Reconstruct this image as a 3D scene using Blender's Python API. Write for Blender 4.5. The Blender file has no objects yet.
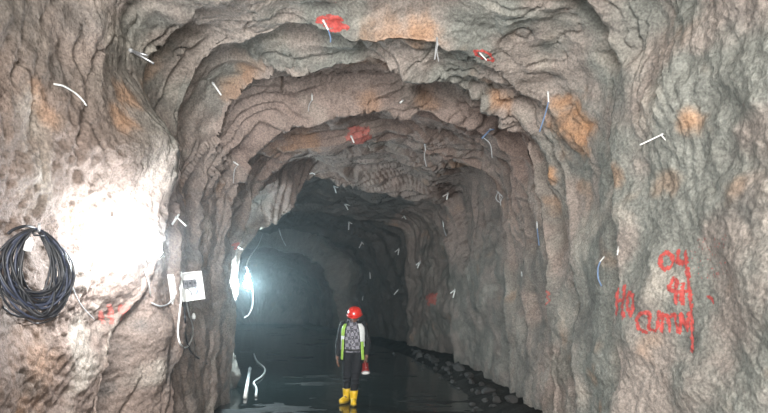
import bpy, bmesh, math, random
import numpy as np
from mathutils import Vector, Matrix
from mathutils.bvhtree import BVHTree

SC = bpy.context.scene
COL = SC.collection
random.seed(7)

# ------------------------------------------------------------------ camera
F_PX, HZ, CAM_H = 550.0, 298.0, 1.85          # focal length and horizon in pixels of the 768x413 frame
cam_d = bpy.data.cameras.new('camera')
cam_d.sensor_width = 36.0
cam_d.lens = F_PX / 768 * 36
cam_d.shift_y = (HZ - 206.5) / 768
cam_d.clip_start = 0.05
cam = bpy.data.objects.new('camera', cam_d)
cam.location = (0, 0, CAM_H)
cam.rotation_euler = (math.pi / 2, 0, 0)
COL.objects.link(cam)
SC.camera = cam

# ------------------------------------------------------------------ world, daylight from the tunnel mouth, exposure
world = bpy.data.worlds.new('world')
SC.world = world
world.use_nodes = True
world.node_tree.nodes['Background'].inputs[0].default_value = (0.75, 0.85, 1.0, 1)
world.node_tree.nodes['Background'].inputs[1].default_value = 0.15

def light(name, kind, loc, power, color=(1, 1, 1), parent=None, **kw):
    d = bpy.data.lights.new(name, kind)
    d.energy = power
    d.color = color
    for k, v in kw.items():
        setattr(d, k, v)
    o = bpy.data.objects.new(name, d)
    o.location = loc
    COL.objects.link(o)
    o.parent = parent
    return o

MOUTH_Y = -2.6
portal = light('tunnel_mouth_daylight', 'AREA', (0, MOUTH_Y - 0.1, 2.95), 1480, (1.0, 0.98, 0.94),
               shape='RECTANGLE', size=5.0, size_y=3.2)
portal.rotation_euler = (math.pi / 2, 0, 0)
LAMP1_W, LAMP2_W = 225, 600        # watts given off by the two bulbs' glass

vs = SC.view_settings
vs.view_transform = 'Standard'
vs.look = 'None'
vs.gamma = 1.0
vs.exposure = 0.0
vs.use_curve_mapping = False

# ------------------------------------------------------------------ helpers: properties, meshes, materials
def tag(o, label=None, cat=None, group=None, kind=None):
    if label: o['label'] = label
    if cat: o['category'] = cat
    if group: o['group'] = group
    if kind: o['kind'] = kind
    return o

def empty(name, loc, label=None, cat=None, group=None, rot=(0, 0, 0)):
    o = bpy.data.objects.new(name, None)
    o.empty_display_size = 0.1
    o.location = loc
    o.rotation_euler = rot
    COL.objects.link(o)
    return tag(o, label, cat, group)

def link(name, me, mat=None, parent=None, smooth=True):
    o = bpy.data.objects.new(name, me)
    if mat: 
        me.materials.clear(); me.materials.append(mat)
    if smooth:
        me.polygons.foreach_set('use_smooth', [True] * len(me.polygons))
    COL.objects.link(o)
    if parent:
        o.parent = parent
    return o

def obj(name, bm, mat, parent=None, smooth=True):
    bmesh.ops.recalc_face_normals(bm, faces=bm.faces)
    me = bpy.data.meshes.new(name)
    bm.to_mesh(me); bm.free()
    return link(name, me, mat, parent, smooth)

def tube_bm(pts, r, seg=8, bm=None, cap=True):
    """a round tube along a list of points; r is a number or one per point"""
    bm = bm or bmesh.new()
    pts = [Vector(p) for p in pts]
    n = len(pts)
    rr = r if isinstance(r, (list, tuple)) else [r] * n
    rings = []
    ref = None
    for i, p in enumerate(pts):
        d = (pts[min(i + 1, n - 1)] - pts[max(i - 1, 0)])
        d = d.normalized() if d.length > 1e-9 else Vector((0, 0, 1))
        if ref is None:
            ref = Vector((0, 0, 1)) if abs(d.z) < 0.9 else Vector((1, 0, 0))
        a = d.cross(ref)
        if a.length < 1e-6: a = d.cross(Vector((0.3, 1, 0.2)))
        a.normalize(); b = a.cross(d).normalized(); ref = b
        rings.append([bm.verts.new(p + (a * math.cos(t) + b * math.sin(t)) * rr[i])
                      for t in [2 * math.pi * k / seg for k in range(seg)]])
    for A, B in zip(rings, rings[1:]):
        for k in range(seg):
            bm.faces.new((A[k], A[(k + 1) % seg], B[(k + 1) % seg], B[k]))
    if cap:
        bm.faces.new(rings[0][::-1]); bm.faces.new(rings[-1])
    return bm

def spline(pts, n=8):
    """Catmull-Rom through points"""
    P = [Vector(p) for p in pts]
    P = [P[0] * 2 - P[1]] + P + [P[-1] * 2 - P[-2]]
    out = []
    for i in range(1, len(P) - 2):
        a, b, c, d = P[i - 1:i + 3]
        for k in range(n):
            t = k / n
            out.append(0.5 * ((2 * b) + (c - a) * t + (2 * a - 5 * b + 4 * c - d) * t * t + (3 * b - a - 3 * c + d) * t ** 3))
    out.append(P[-2])
    return out

def box_bm(c, s, bev=0.0, bm=None, rot=None):
    bm2 = bmesh.new()
    bmesh.ops.create_cube(bm2, size=1)
    M = Matrix.Translation(Vector(c)) @ (rot.to_4x4() if rot else Matrix()) @ Matrix.Diagonal((s[0], s[1], s[2], 1))
    bmesh.ops.transform(bm2, matrix=M, verts=bm2.verts)
    if bev:
        bmesh.ops.bevel(bm2, geom=bm2.edges, offset=bev, segments=2, affect='EDGES')
    if bm is None:
        return bm2
    me = bpy.data.meshes.new('t'); bm2.to_mesh(me); bm2.free(); bm.from_mesh(me); bpy.data.meshes.remove(me)
    return bm

def lathe_bm(prof, seg=20, bm=None, M=None):
    """profile of (radius, height) turned about z"""
    bm = bm or bmesh.new()
    M = M or Matrix()
    rings = []
    for r, z in prof:
        rings.append([bm.verts.new(M @ Vector((max(r, 1e-4) * math.cos(2 * math.pi * k / seg),
                                               max(r, 1e-4) * math.sin(2 * math.pi * k / seg), z))) for k in range(seg)])
    for A, B in zip(rings, rings[1:]):
        for k in range(seg):
            bm.faces.new((A[k], A[(k + 1) % seg], B[(k + 1) % seg], B[k]))
    bm.faces.new(rings[0][::-1]); bm.faces.new(rings[-1])
    return bm

def align(d):
    return Vector((0, 0, 1)).rotation_difference(Vector(d).normalized()).to_matrix().to_4x4()

def voxel_obj(name, prims, vox, mat, parent, smooth_it=4):
    """tapered capsules and ellipsoids merged into one continuous surface"""
    bm = bmesh.new()
    for p in prims:
        if p[0] == 'cap':
            a, ra, b, rb = Vector(p[1]), p[2], Vector(p[3]), p[4]
            d = (b - a); L = d.length
            prof = []
            for k in range(7):
                t = math.pi / 2 * k / 6
                prof.append((ra * math.sin(t), -ra * math.cos(t)))
            for k in range(7):
                t = math.pi / 2 * k / 6
                prof.append((rb * math.cos(t), L + rb * math.sin(t)))
            lathe_bm(prof, 16, bm, Matrix.Translation(a) @ align(d))
        else:
            c, rad = Vector(p[1]), p[2]
            rot = p[3] if len(p) > 3 else Matrix.Identity(3)
            bm2 = bmesh.new()
            bmesh.ops.create_icosphere(bm2, subdivisions=3, radius=1)
            bmesh.ops.transform(bm2, matrix=Matrix.Translation(c) @ rot.to_4x4() @ Matrix.Diagonal((*rad, 1)), verts=bm2.verts)
            me = bpy.data.meshes.new('t'); bm2.to_mesh(me); bm2.free(); bm.from_mesh(me); bpy.data.meshes.remove(me)
    bmesh.ops.recalc_face_normals(bm, faces=bm.faces)
    me = bpy.data.meshes.new('t'); bm.to_mesh(me); bm.free()
    o = bpy.data.objects.new('t', me); COL.objects.link(o)
    m = o.modifiers.new('r', 'REMESH'); m.mode = 'VOXEL'; m.voxel_size = vox
    s = o.modifiers.new('s', 'SMOOTH'); s.iterations = smooth_it; s.factor = 0.5
    dg = bpy.context.evaluated_depsgraph_get(); dg.update()
    me2 = bpy.data.meshes.new_from_object(o.evaluated_get(dg))
    bpy.data.objects.remove(o); bpy.data.meshes.remove(me)
    me2.name = name
    return link(name, me2, mat, parent)

MATS = {}
def mat(name, col, rough=0.6, metal=0.0, noise=None, bump=None, emit=None, spec=0.5):
    """principled with an optional colour noise (scale, amount) and bump (scale, strength, distance)"""
    if name in MATS: return MATS[name]
    m = bpy.data.materials.new(name); m.use_nodes = True
    nt = m.node_tree; bs = nt.nodes['Principled BSDF']
    bs.inputs['Base Color'].default_value = (*col, 1)
    bs.inputs['Roughness'].default_value = rough
    bs.inputs['Metallic'].default_value = metal
    bs.inputs['Specular IOR Level'].default_value = spec
    tc = nt.nodes.new('ShaderNodeTexCoord')
    if noise:
        nz = nt.nodes.new('ShaderNodeTexNoise'); nz.inputs['Scale'].default_value = noise[0]; nz.inputs['Detail'].default_value = 4
        nt.links.new(tc.outputs['Object'], nz.inputs['Vector'])
        rp = nt.nodes.new('ShaderNodeValToRGB')
        rp.color_ramp.elements[0].position = 0.3; rp.color_ramp.elements[1].position = 0.7
        a = noise[1]
        rp.color_ramp.elements[0].color = (*[c * (1 - a) for c in col], 1)
        rp.color_ramp.elements[1].color = (*[min(1, c * (1 + a)) for c in col], 1)
        nt.links.new(nz.outputs['Fac'], rp.inputs['Fac'])
        nt.links.new(rp.outputs['Color'], bs.inputs['Base Color'])
    if bump:
        nz = nt.nodes.new('ShaderNodeTexNoise'); nz.inputs['Scale'].default_value = bump[0]; nz.inputs['Detail'].default_value = 5
        nt.links.new(tc.outputs['Object'], nz.inputs['Vector'])
        bp = nt.nodes.new('ShaderNodeBump'); bp.inputs['Strength'].default_value = bump[1]; bp.inputs['Distance'].default_value = bump[2]
        nt.links.new(nz.outputs['Fac'], bp.inputs['Height']); nt.links.new(bp.outputs['Normal'], bs.inputs['Normal'])
    if emit:
        bs.inputs['Emission Color'].default_value = (*emit[0], 1); bs.inputs['Emission Strength'].default_value = emit[1]
    MATS[name] = m
    return m

# ------------------------------------------------------------------ numpy noise
_rng = np.random.RandomState(11)
_perm = _rng.permutation(256); _perm = np.concatenate([_perm, _perm, _perm])
_grad = _rng.normal(size=(256, 3)); _grad /= np.linalg.norm(_grad, axis=1)[:, None]

def perlin(P):
    P = P + 1000.0
    i = np.floor(P).astype(np.int64); f = P - i; i &= 255
    w = f * f * f * (f * (f * 6 - 15) + 10)
    out = np.zeros(P.shape[0])
    for dx in (0, 1):
        ax = _perm[i[:, 0] + dx]; wx = w[:, 0] if dx else 1 - w[:, 0]
        for dy in (0, 1):
            ay = _perm[ax + ((i[:, 1] + dy) & 255)]; wy = w[:, 1] if dy else 1 - w[:, 1]
            for dz in (0, 1):
                g = _grad[_perm[ay + ((i[:, 2] + dz) & 255)]]
                wz = w[:, 2] if dz else 1 - w[:, 2]
                d = g[:, 0] * (f[:, 0] - dx) + g[:, 1] * (f[:, 1] - dy) + g[:, 2] * (f[:, 2] - dz)
                out += d * wx * wy * wz
    return out * 1.6

def fbm(P, freq, octs, gain=0.5, off=0.0):
    o = np.zeros(P.shape[0]); a = 1.0
    for k in range(octs):
        o += a * perlin(P * (freq * 2 ** k) + off + 17.3 * k); a *= gain
    return o

def sstep(a, b, x):
    t = np.clip((x - a) / (b - a), 0, 1)
    return t * t * (3 - 2 * t)

# ------------------------------------------------------------------ tunnel: blasted rounds, each ending in a rock lip
# a lip is traced round the tunnel from left foot over the roof to right foot as (pixel x, pixel y, depth in metres)
def px(x, y, Y):
    return ((x - 384) / F_PX * Y, Y, CAM_H + (HZ - y) / F_PX * Y)

def lipw(Y, xl, xr, zt):
    pts = []
    for k in range(25):
        t = math.pi * k / 24
        c, s = -math.cos(t), math.sin(t)
        e = 0.62
        x = (xl + xr) / 2 + (xr - xl) / 2 * math.copysign(abs(c) ** e, c)
        pts.append((x, Y, 1.6 + (zt - 1.6) * abs(s) ** e))
    return pts

def traced(rows):
    return [px(*r) for r in rows]

LIPS = [   # (axis x, points, recess behind the lip)
    (-0.2, lipw(MOUTH_Y, -2.9, 2.7, 4.7), 0.12),
    (-0.2, lipw(0.2, -2.9, 2.7, 4.8), 0.15),
    (-0.2, lipw(2.6, -2.75, 2.6, 4.75), 0.12),
    (-0.2, traced([(128, 413, 5.6), (140, 340, 5.75), (158, 290, 5.9), (166, 240, 5.9), (163, 190, 5.9), (153, 150, 5.8), (147, 100, 5.7),
                   (152, 60, 5.6), (170, 28, 5.4), (188, 8, 5.2), (250, -18, 5.0), (320, -24, 4.9), (400, -20, 4.9), (480, -16, 4.9),
                   (545, -10, 4.9), (585, 2, 5.0), (604, 25, 5.1), (615, 60, 5.2), (614, 130, 5.3), (609, 200, 5.35), (612, 280, 5.35), (612, 413, 5.3)]), 0.20),
    (-0.2, traced([(168, 413, 6.6), (178, 350, 6.7), (182, 300, 6.75), (180, 250, 6.75), (181, 200, 6.7), (185, 150, 6.6), (192, 110, 6.4),
                   (204, 78, 6.2), (216, 52, 6.0), (240, 46, 5.95), (265, 40, 5.9), (300, 28, 5.8), (325, 36, 5.8), (350, 50, 5.85), (370, 50, 5.85), (395, 46, 5.85), (437, 50, 5.85),
                   (471, 63, 6.0), (505, 82, 6.3), (530, 100, 6.6), (548, 130, 6.8), (556, 165, 6.9), (562, 210, 6.9), (570, 270, 6.8), (573, 340, 6.7), (573, 413, 6.7)]), 0.24),
    (-0.2, traced([(190, 413, 7.6), (199, 340, 7.75), (200, 280, 7.8), (204, 230, 7.8), (211, 190, 7.7), (221, 160, 7.6), (232, 135, 7.4),
                   (242, 110, 7.2), (255, 97, 7.0), (275, 90, 6.8), (300, 84, 6.7), (321, 77, 6.6), (345, 71, 6.5), (365, 68, 6.5), (385, 70, 6.5), (403, 73, 6.5),
                   (430, 80, 6.6), (455, 91, 6.8), (480, 101, 7.0), (503, 117, 7.2), (519, 140, 7.4), (531, 170, 7.5), (538, 210, 7.6), (543, 260, 7.6), (546, 330, 7.6), (548, 413, 7.5)]), 0.26),
    (-0.2, traced([(214, 413, 8.7), (220, 350, 8.8), (222, 290, 8.8), (228, 240, 8.8), (237, 200, 8.7), (247, 174, 8.5), (258, 152, 8.3),
                   (272, 140, 8.2), (297, 128, 8.0), (340, 116, 7.9), (365, 112, 7.9), (393, 115, 7.9), (410, 120, 7.9), (432, 121, 7.9), (471, 132, 8.1), (490, 139, 8.3), (505, 152, 8.5),
                   (515, 180, 8.7), (520, 220, 8.8), (523, 280, 8.8), (525, 350, 8.8), (527, 413, 8.8)]), 0.42),
    (-0.2, traced([(231, 413, 9.8), (232, 380, 9.8), (232, 320, 9.8), (235, 270, 9.8), (242, 235, 9.8), (253, 205, 9.8), (266, 180, 9.8),
                   (285, 161, 9.8), (310, 156, 9.8), (335, 154, 9.8), (360, 149, 9.8), (388, 146, 9.8), (405, 150, 9.8), (420, 160, 9.8), (442, 170, 9.9),
                   (470, 174, 9.9), (488, 188, 9.9), (499, 215, 9.9), (506, 260, 9.9), (509, 320, 9.9), (511, 400, 9.9)]), 0.30),
    (-0.3, traced([(235, 400, 11.5), (236, 340, 11.5), (237, 300, 11.5), (240, 272, 11.5), (250, 250, 11.5), (262, 237, 11.6), (279, 226, 11.7),
                   (293, 207, 11.8), (303, 190, 12.0), (314, 181, 12.2), (340, 188, 12.6), (380, 193, 13.0), (413, 197, 13.6), (438, 202, 14.2),
                   (446, 212, 14.6), (449, 260, 14.8), (451, 320, 14.8), (455, 372, 14.8)]), 0.75),
    (-2.6, traced([(182, 350, 18.5), (184, 300, 18.5), (195, 262, 18.5), (220, 232, 18.5), (262, 214, 18.8), (300, 210, 19), (330, 213, 19.2), (370, 221, 19.6), (398, 227, 20),
                   (404, 236, 20), (406, 290, 20), (408, 348, 20)]), 0.65),
    (-4.2, traced([(190, 335, 24), (196, 290, 24), (215, 255, 24), (250, 234, 24), (290, 230, 24), (330, 236, 24.3), (355, 250, 24.6),
                   (366, 275, 25), (370, 300, 25), (371, 338, 25)]), 0.35),
    (-5.8, traced([(205, 330, 29), (208, 290, 29), (222, 262, 29), (245, 249, 29), (272, 248, 29), (300, 254, 29), (322, 270, 29), (334, 292, 29), (338, 325, 29)]), 0.45),
    (-9.0, traced([(180, 325, 37), (184, 295, 37), (205, 272, 37), (230, 262, 37), (262, 262, 37), (292, 270, 37), (306, 290, 37), (309, 322, 37)]), 0.3),
]
ZC = 1.5
NT = 660
TH = np.radians(np.linspace(-128, 128, NT))

def lip_profile(xc, pts):
    P = np.array(pts, float)
    lo = P[0].copy(); lo[2] = -2.5; hi = P[-1].copy(); hi[2] = -2.5
    P = np.vstack([lo, P, hi])
    D = []
    for a, b in zip(P, P[1:]):
        for t in np.linspace(0, 1, 30, endpoint=False): D.append(a + (b - a) * t)
    D = np.array(D)
    th = np.arctan2(D[:, 0] - xc, D[:, 2] - ZC); r = np.hypot(D[:, 0] - xc, D[:, 2] - ZC)
    o = np.argsort(th)
    k = np.ones(7) / 7
    rr = np.interp(TH, th[o], r[o]); yy = np.interp(TH, th[o], D[o, 1])
    rr = np.convolve(np.pad(rr, 3, 'edge'), k, 'valid'); yy = np.convolve(np.pad(yy, 9, 'edge'), np.ones(19) / 19, 'valid')
    return rr, yy

PROF = [lip_profile(x, p) for x, p, _ in LIPS]
deg = np.degrees(TH)
rows_r, rows_y, rows_x = [], [], []
for k in range(len(LIPS) - 1):
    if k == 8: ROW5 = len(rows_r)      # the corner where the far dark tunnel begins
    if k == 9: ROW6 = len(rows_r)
    (r0, y0), (r1, y1) = PROF[k], PROF[k + 1]
    x0, x1 = LIPS[k][0], LIPS[k + 1][0]
    L = float(np.mean(y1 - y0)); ym = float(np.mean(y0 + y1)) / 2
    res = 0.13 if ym < 1 else (0.021 if ym < 11 else (0.045 if ym < 17 else 0.11))
    if 0 <= ym < 3: res = 0.05
    n = max(12, int(L / res))
    # the recess and the step vary round the profile
    q = np.stack([np.sin(TH) * 1.7, np.cos(TH) * 1.7, np.full(NT, k * 3.7)], 1)
    vary = np.clip(0.9 + 0.9 * perlin(q * 1.3) + 0.5 * perlin(q * 4), 0.25, 1.8)
    roofness = sstep(95, 30, np.abs(deg))
    rec = LIPS[k][2] * vary * (0.55 + 0.45 * roofness)
    stp = LIPS[k + 1][2] * (0.62 if k != 10 else 2.4) * np.clip(0.9 + 0.9 * perlin(q * 1.7 + 9), 0.25, 1.7) * (0.5 + 0.5 * roofness)
    for j in range(n):
        u = j / n
        ub = np.full(NT, u)
        if k == 8:   # past the left corner the tunnel opens out to the left at once
            ub = np.where(deg < 0, u + (sstep(0, 0.16, u) - u) * sstep(-15, -45, deg), ub)
        base = r0 + (r1 - r0) * ub
        up = sstep(0, 0.075, u); dn = sstep(1.0, 0.80, u)
        prof = (rec * (1 + 0.45 * math.exp(-((u - 0.12) / 0.10) ** 2)) + (stp - rec) * min(1, max(0, (u - 0.1) / 0.7))) * up * dn
        rows_r.append(base + prof); rows_y.append(y0 + (y1 - y0) * u)
        # the tunnel axis must follow depth smoothly per row
        rows_x.append(np.full(NT, x0 + (x1 - x0) * u) if k != 8 else x0 + (x1 - x0) * ub)
main_rows = len(rows_r)
rE, yE = PROF[-1]
end_drop = [0.0] * main_rows
for j in range(26):
    u = j / 25
    rows_r.append(rE * max(0.01, math.cos(u * math.pi / 2) ** 0.6)); rows_y.append(yE + 2.2 * u); rows_x.append(np.full(NT, LIPS[-1][0])); end_drop.append(-2.3 * (1 - math.cos(u * math.pi / 2)))
R = np.array(rows_r); YY = np.array(rows_y); XX = np.array(rows_x)
NR = R.shape[0]
S, Cc = np.sin(TH)[None, :], np.cos(TH)[None, :]
P = np.stack([XX + R * S, YY, ZC + R * Cc + np.array(end_drop)[:, None]], -1)

def grid_normals(P):
    du = np.gradient(P, axis=0); dv = np.gradient(P, axis=1)
    n = np.cross(du, dv); n /= np.maximum(np.linalg.norm(n, axis=-1, keepdims=True), 1e-9)
    # point to the inside of the tunnel
    inward = np.stack([XX - P[..., 0], np.zeros_like(XX), ZC - P[..., 2]], -1)
    s = np.sign(np.sum(n * inward, -1, keepdims=True)); s[s == 0] = 1
    return n * np.where(np.mean(s) < 0, -1, 1)

N = grid_normals(P)
for ax_ in (0, 1):      # bulges push out along softened normals so that lips do not fold over
    N = sum(np.roll(N, k_, axis=ax_) for k_ in range(-5, 6))
N /= np.linalg.norm(N, axis=-1, keepdims=True)
flat = P.reshape(-1, 3); nf = N.reshape(-1, 3)
thf = np.broadcast_to(deg[None, :], (NR, NT)).reshape(-1); Yf = flat[:, 1]
arc = np.radians(thf) * 2.7
far = sstep(9, 22, Yf)
roof = sstep(75, 40, np.abs(thf)); side = 1 - roof
nearm = (Yf > 0.5)
# big bulges
d = 0.11 * fbm(flat, 0.75, 2) + 0.060 * fbm(flat, 1.9, 2, off=5) * (1 + 0.4 * far)
# upright flutes running down the side walls
fl = np.stack([flat[:, 1] * 2.1, arc * 0.45, np.where(thf > 0, 7.0, 0.0) + 0 * arc], 1)
fl += 0.35 * np.stack([perlin(flat * 0.8 + 3), perlin(flat * 0.8 + 8), 0 * arc], 1)
flu = 0.5 + 1.1 * perlin(fl) + 0.35 * perlin(fl * 2.1 + 4) - 0.5 * sstep(0.10, 0.0, np.abs(perlin(fl * 0.8 + 14)))
d += side * 0.085 * (flu - 0.5) * np.where(thf < 0, 0.30 + 0.65 * sstep(5.4, 6.4, Yf), 0.10 + 0.28 * sstep(5.0, 6.5, Yf)) * (1 - 0.6 * far)
# slabby broken ledges in the roof, running along the rounds
lg = np.stack([flat[:, 1] * 1.6, arc * 0.42, 0 * arc + 2.5], 1) + 0.3 * np.stack([perlin(flat * 1.1 + 31), perlin(flat * 1.1 + 37), 0 * arc], 1)
h = (fbm(lg, 1.0, 2, off=21) + 1.2) * 3.2
hs = np.floor(h) + sstep(0.72, 1.0, h - np.floor(h))
d += (0.05 * side + roof * (0.35 + 0.65 * sstep(5.6, 6.6, Yf))) * 0.125 * (hs - h * 0.55 - 1.7)
# thin open cracks running with the rounds
c2 = np.abs(perlin(lg * np.array([1.5, 1.3, 1]) + 55)); d -= 0.085 * (0.2 + 0.8 * roof) * sstep(0.045, 0.0, c2) * sstep(6.0, 6.6, Yf) * sstep(-0.25, 0.2, perlin(flat * 0.9 + 88))
# rocky facets and shotcrete lumps
rid = 1 - np.abs(fbm(flat, 2.6, 3, off=41)) * 1.7
calm = 0.35 + 0.65 * sstep(-0.2, 0.5, fbm(flat, 0.55, 2, off=47))
d += (0.020 + 0.014 * roof) * (rid - 0.5) * calm
lump = fbm(flat, 7.5, 3, off=61)
d += 0.015 * lump * calm
cr = np.abs(perlin(flat * np.array([2.2, 3.0, 1.1]) + 71)); d -= 0.05 * (0.25 + 0.75 * roof) * sstep(0.05, 0.0, cr) * sstep(-0.1, 0.35, perlin(flat * 0.6 + 77))
fine = np.zeros(len(d))
m = nearm & (Yf < 14)
fine[m] = fbm(flat[m], 19, 2, off=81)
d += 0.013 * fine
nl = sstep(6.2, 5.6, Yf) * sstep(-40, -60, thf) * sstep(4.0, 4.6, Yf)
mk = nl > 0
d[mk] += 0.020 * nl[mk] * fbm(flat[mk], 12, 2, off=91)
# masses picked out in the photograph: (pixel x, pixel y, depth, radius m, height m; + stands proud into the tunnel)
for bx, by, bY, br, bh in [(118, 150, 5.5, 0.42, 0.34), (150, 110, 5.9, 0.30, -0.12), (30, 330, 4.6, 0.8, 0.08), (8, 130, 4.2, 0.25, -0.15),
                           (660, 300, 4.8, 0.6, 0.10), (745, 250, 3.6, 0.45, 0.16), (680, 80, 4.6, 0.6, 0.12), (640, 30, 4.7, 0.30, -0.18),
                           (400, 40, 5.5, 0.6, -0.10), (460, 25, 5.3, 0.35, 0.12), (620, 370, 5.4, 0.18, -0.14), (575, 130, 6.6, 0.35, 0.10),
                           (75, 350, 5.0, 0.22, 0.08), (105, 300, 5.3, 0.35, -0.10), (180, 330, 6.6, 0.4, 0.08), (560, 330, 7.0, 0.35, 0.10), (480, 350, 11.0, 0.7, 0.15)]:
    c = np.array(px(bx, by, bY)); d += bh * np.exp(-np.sum((flat - c) ** 2, 1) / br ** 2)
lz = sstep(6.3, 5.7, Yf) * sstep(3.6, 4.6, Yf) * sstep(-35, -55, thf)
d += lz * (0.15 * sstep(2.5, 3.6, flat[:, 2]) - 0.26 * sstep(2.1, 1.5, flat[:, 2]))
d *= np.where(Yf > MOUTH_Y + 0.3, 1, 0.3)
flat2 = flat + nf * d[:, None]
P2 = flat2.reshape(NR, NT, 3)
N2 = grid_normals(P2).reshape(-1, 3)

# a mesh copy for finding where things touch the rock
def grid_faces(i0, i1, j0, j1):
    ii, jj = np.meshgrid(np.arange(i0, i1), np.arange(j0, j1), indexing='ij')
    a = ii * NT + jj
    return np.stack([a, a + 1, a + NT + 1, a + NT], -1).reshape(-1, 4)

def np_mesh(name, V, Fq):
    me = bpy.data.meshes.new(name)
    me.vertices.add(len(V)); me.vertices.foreach_set('co', V.astype(np.float32).ravel())
    me.loops.add(Fq.size); me.loops.foreach_set('vertex_index', Fq.astype(np.int32).ravel())
    me.polygons.add(len(Fq)); me.polygons.foreach_set('loop_start', np.arange(0, Fq.size, 4, dtype=np.int32))
    me.update(calc_edges=True)
    me.polygons.foreach_set('use_smooth', np.ones(len(Fq), bool))
    return me

row_far = next(i for i in range(NR) if YY[i].min() > 0.8)
BV_F = grid_faces(row_far, NR - 1, 0, NT - 1)
BVH = BVHTree.FromPolygons(flat2.tolist(), BV_F.tolist())
CAM = Vector((0, 0, CAM_H))

def hit(x, y):
    """point of the rock (or floor level) seen at a pixel, and its inward normal"""
    dr = Vector(((x - 384) / F_PX, 1, (HZ - y) / F_PX)).normalized()
    loc, no, idx, dist = BVH.ray_cast(CAM + dr * 0.6, dr)
    if loc is None: raise ValueError('no rock at %s %s' % (x, y))
    if no.dot(dr) > 0: no = -no
    return loc, no

# ---- rock colours, with light and shade of the deeper rounds put in
def lerp(a, b, t): return a + (b - a) * t[:, None]
taupe = np.array([0.290, 0.250, 0.222]); green = np.array([0.208, 0.211, 0.190]); brown = np.array([0.238, 0.168, 0.144])
pale = np.array([0.42, 0.38, 0.33]); rust = np.array([0.42, 0.225, 0.115]); dark = np.array([0.10, 0.095, 0.09])
n1 = fbm(flat, 0.9, 3, off=101); n2 = fbm(flat, 2.2, 3, off=111); n3 = fbm(flat, 6.0, 3, off=121)
C = np.tile(taupe, (len(flat), 1))
gm = np.clip(sstep(-0.1, 0.5, n1 + 0.35 * n2 + 0.42 * sstep(-30, 50, thf) * (1 - far) - 0.35 * sstep(6.5, 8, Yf) * roof), 0, 1)
C = lerp(C, green, gm)
bm_ = sstep(6.2, 8.5, Yf) * (0.45 + 0.55 * roof) * np.where(thf < -40, 0.5, 1.0)
C = lerp(C, brown, 0.75 * bm_)
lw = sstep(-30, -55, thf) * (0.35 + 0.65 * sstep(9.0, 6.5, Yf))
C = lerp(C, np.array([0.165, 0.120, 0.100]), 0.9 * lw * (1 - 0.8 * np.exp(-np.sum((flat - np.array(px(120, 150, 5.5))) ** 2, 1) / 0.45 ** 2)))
C = lerp(C, pale, 0.55 * sstep(0.25, 0.75, fbm(flat, 1.3, 3, off=131)) * (1 - 0.6 * bm_))
C = lerp(C, rust, 0.3 * sstep(0.5, 0.95, fbm(flat, 1.6, 3, off=141)))
for ox, oy, orad, oa in [(573, 128, 0.36, 1.0), (583, 122, 0.13, 0.7), (548, 176, 0.12, 1.0), (418, 34, 0.26, 0.75), (385, 38, 0.25, 0.5), (500, 100, 0.15, 0.8),
                         (372, 103, 0.20, 0.5), (425, 100, 0.18, 0.5), (460, 165, 0.25, 0.5), (250, 72, 0.18, 0.6), (235, 88, 0.2, 0.5), (690, 118, 0.13, 0.8),
                         (615, 175, 0.12, 0.55), (128, 95, 0.2, 0.55), (122, 120, 0.16, 0.6), (300, 140, 0.3, 0.4), (30, 380, 0.4, 0.3), (280, 150, 0.25, 0.35), (735, 190, 0.12, 0.4)]:
    c, _ = hit(ox, oy)
    dd = np.sqrt(np.sum((flat2 - np.array(c)) ** 2, 1)) / orad
    C = lerp(C, rust * (1.15 if oa > 0.6 else 1.0), oa * 0.8 * sstep(1.35, 0.25, dd + 0.45 * n3 + 0.25 * n2))
C = lerp(C, dark, 0.55 * sstep(0.12, 0.6, fbm(flat, 1.1, 4, off=151)) * sstep(0.2, 0.9, np.abs(n2) + 0.4 * gm))
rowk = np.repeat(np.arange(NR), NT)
C = lerp(C, dark * 1.1, 0.70 * sstep(0, 8, rowk - ROW5 - (ROW6 - ROW5) * sstep(25, 45, thf)) * sstep(27.5, 26, Yf))  # dim light past the corner painted in as darker rock
C = lerp(C, pale, 0.8 * sstep(26.5, 28, Yf) * sstep(31, 30, Yf))          # pale band paints lamplight onto the far arch
C *= (1 - 0.24 * sstep(7.5, 12, Yf))[:, None]  # light falloff with depth put into the rock colour
C *= (1 + 0.16 * n3 + 0.12 * fine)[:, None]
c_low = np.exp(-np.clip(flat2[:, 2], 0, 9) / 0.18) * sstep(8, 10, Yf)   # darker along the foot
C = lerp(C, dark * 0.6, 0.7 * c_low)
C = np.clip(C, 0.01, 0.9)

rock = bpy.data.materials.new('shotcreted_rock'); rock.use_nodes = True
nt = rock.node_tree; bs = nt.nodes['Principled BSDF']
at = nt.nodes.new('ShaderNodeAttribute'); at.attribute_name = 'rock_colour'
tc = nt.nodes.new('ShaderNodeTexCoord')
sp = nt.nodes.new('ShaderNodeTexNoise'); sp.inputs['Scale'].default_value = 42; sp.inputs['Detail'].default_value = 5; sp.inputs['Roughness'].default_value = 0.65
mr = nt.nodes.new('ShaderNodeMapRange'); mr.inputs[1].default_value = 0.3; mr.inputs[2].default_value = 0.72; mr.inputs[3].default_value = 0.5; mr.inputs[4].default_value = 1.5
mx = nt.nodes.new('ShaderNodeVectorMath'); mx.operation = 'SCALE'
vo = nt.nodes.new('ShaderNodeTexNoise'); vo.inputs['Scale'].default_value = 16; vo.inputs['Detail'].default_value = 6; vo.inputs['Roughness'].default_value = 0.6
bp = nt.nodes.new('ShaderNodeBump'); bp.inputs['Strength'].default_value = 0.7; bp.inputs['Distance'].default_value = 0.024
bp2 = nt.nodes.new('ShaderNodeBump'); bp2.inputs['Strength'].default_value = 0.8; bp2.inputs['Distance'].default_value = 0.014
L = nt.links.new
L(tc.outputs['Object'], sp.inputs['Vector']); L(tc.outputs['Object'], vo.inputs['Vector'])
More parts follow.
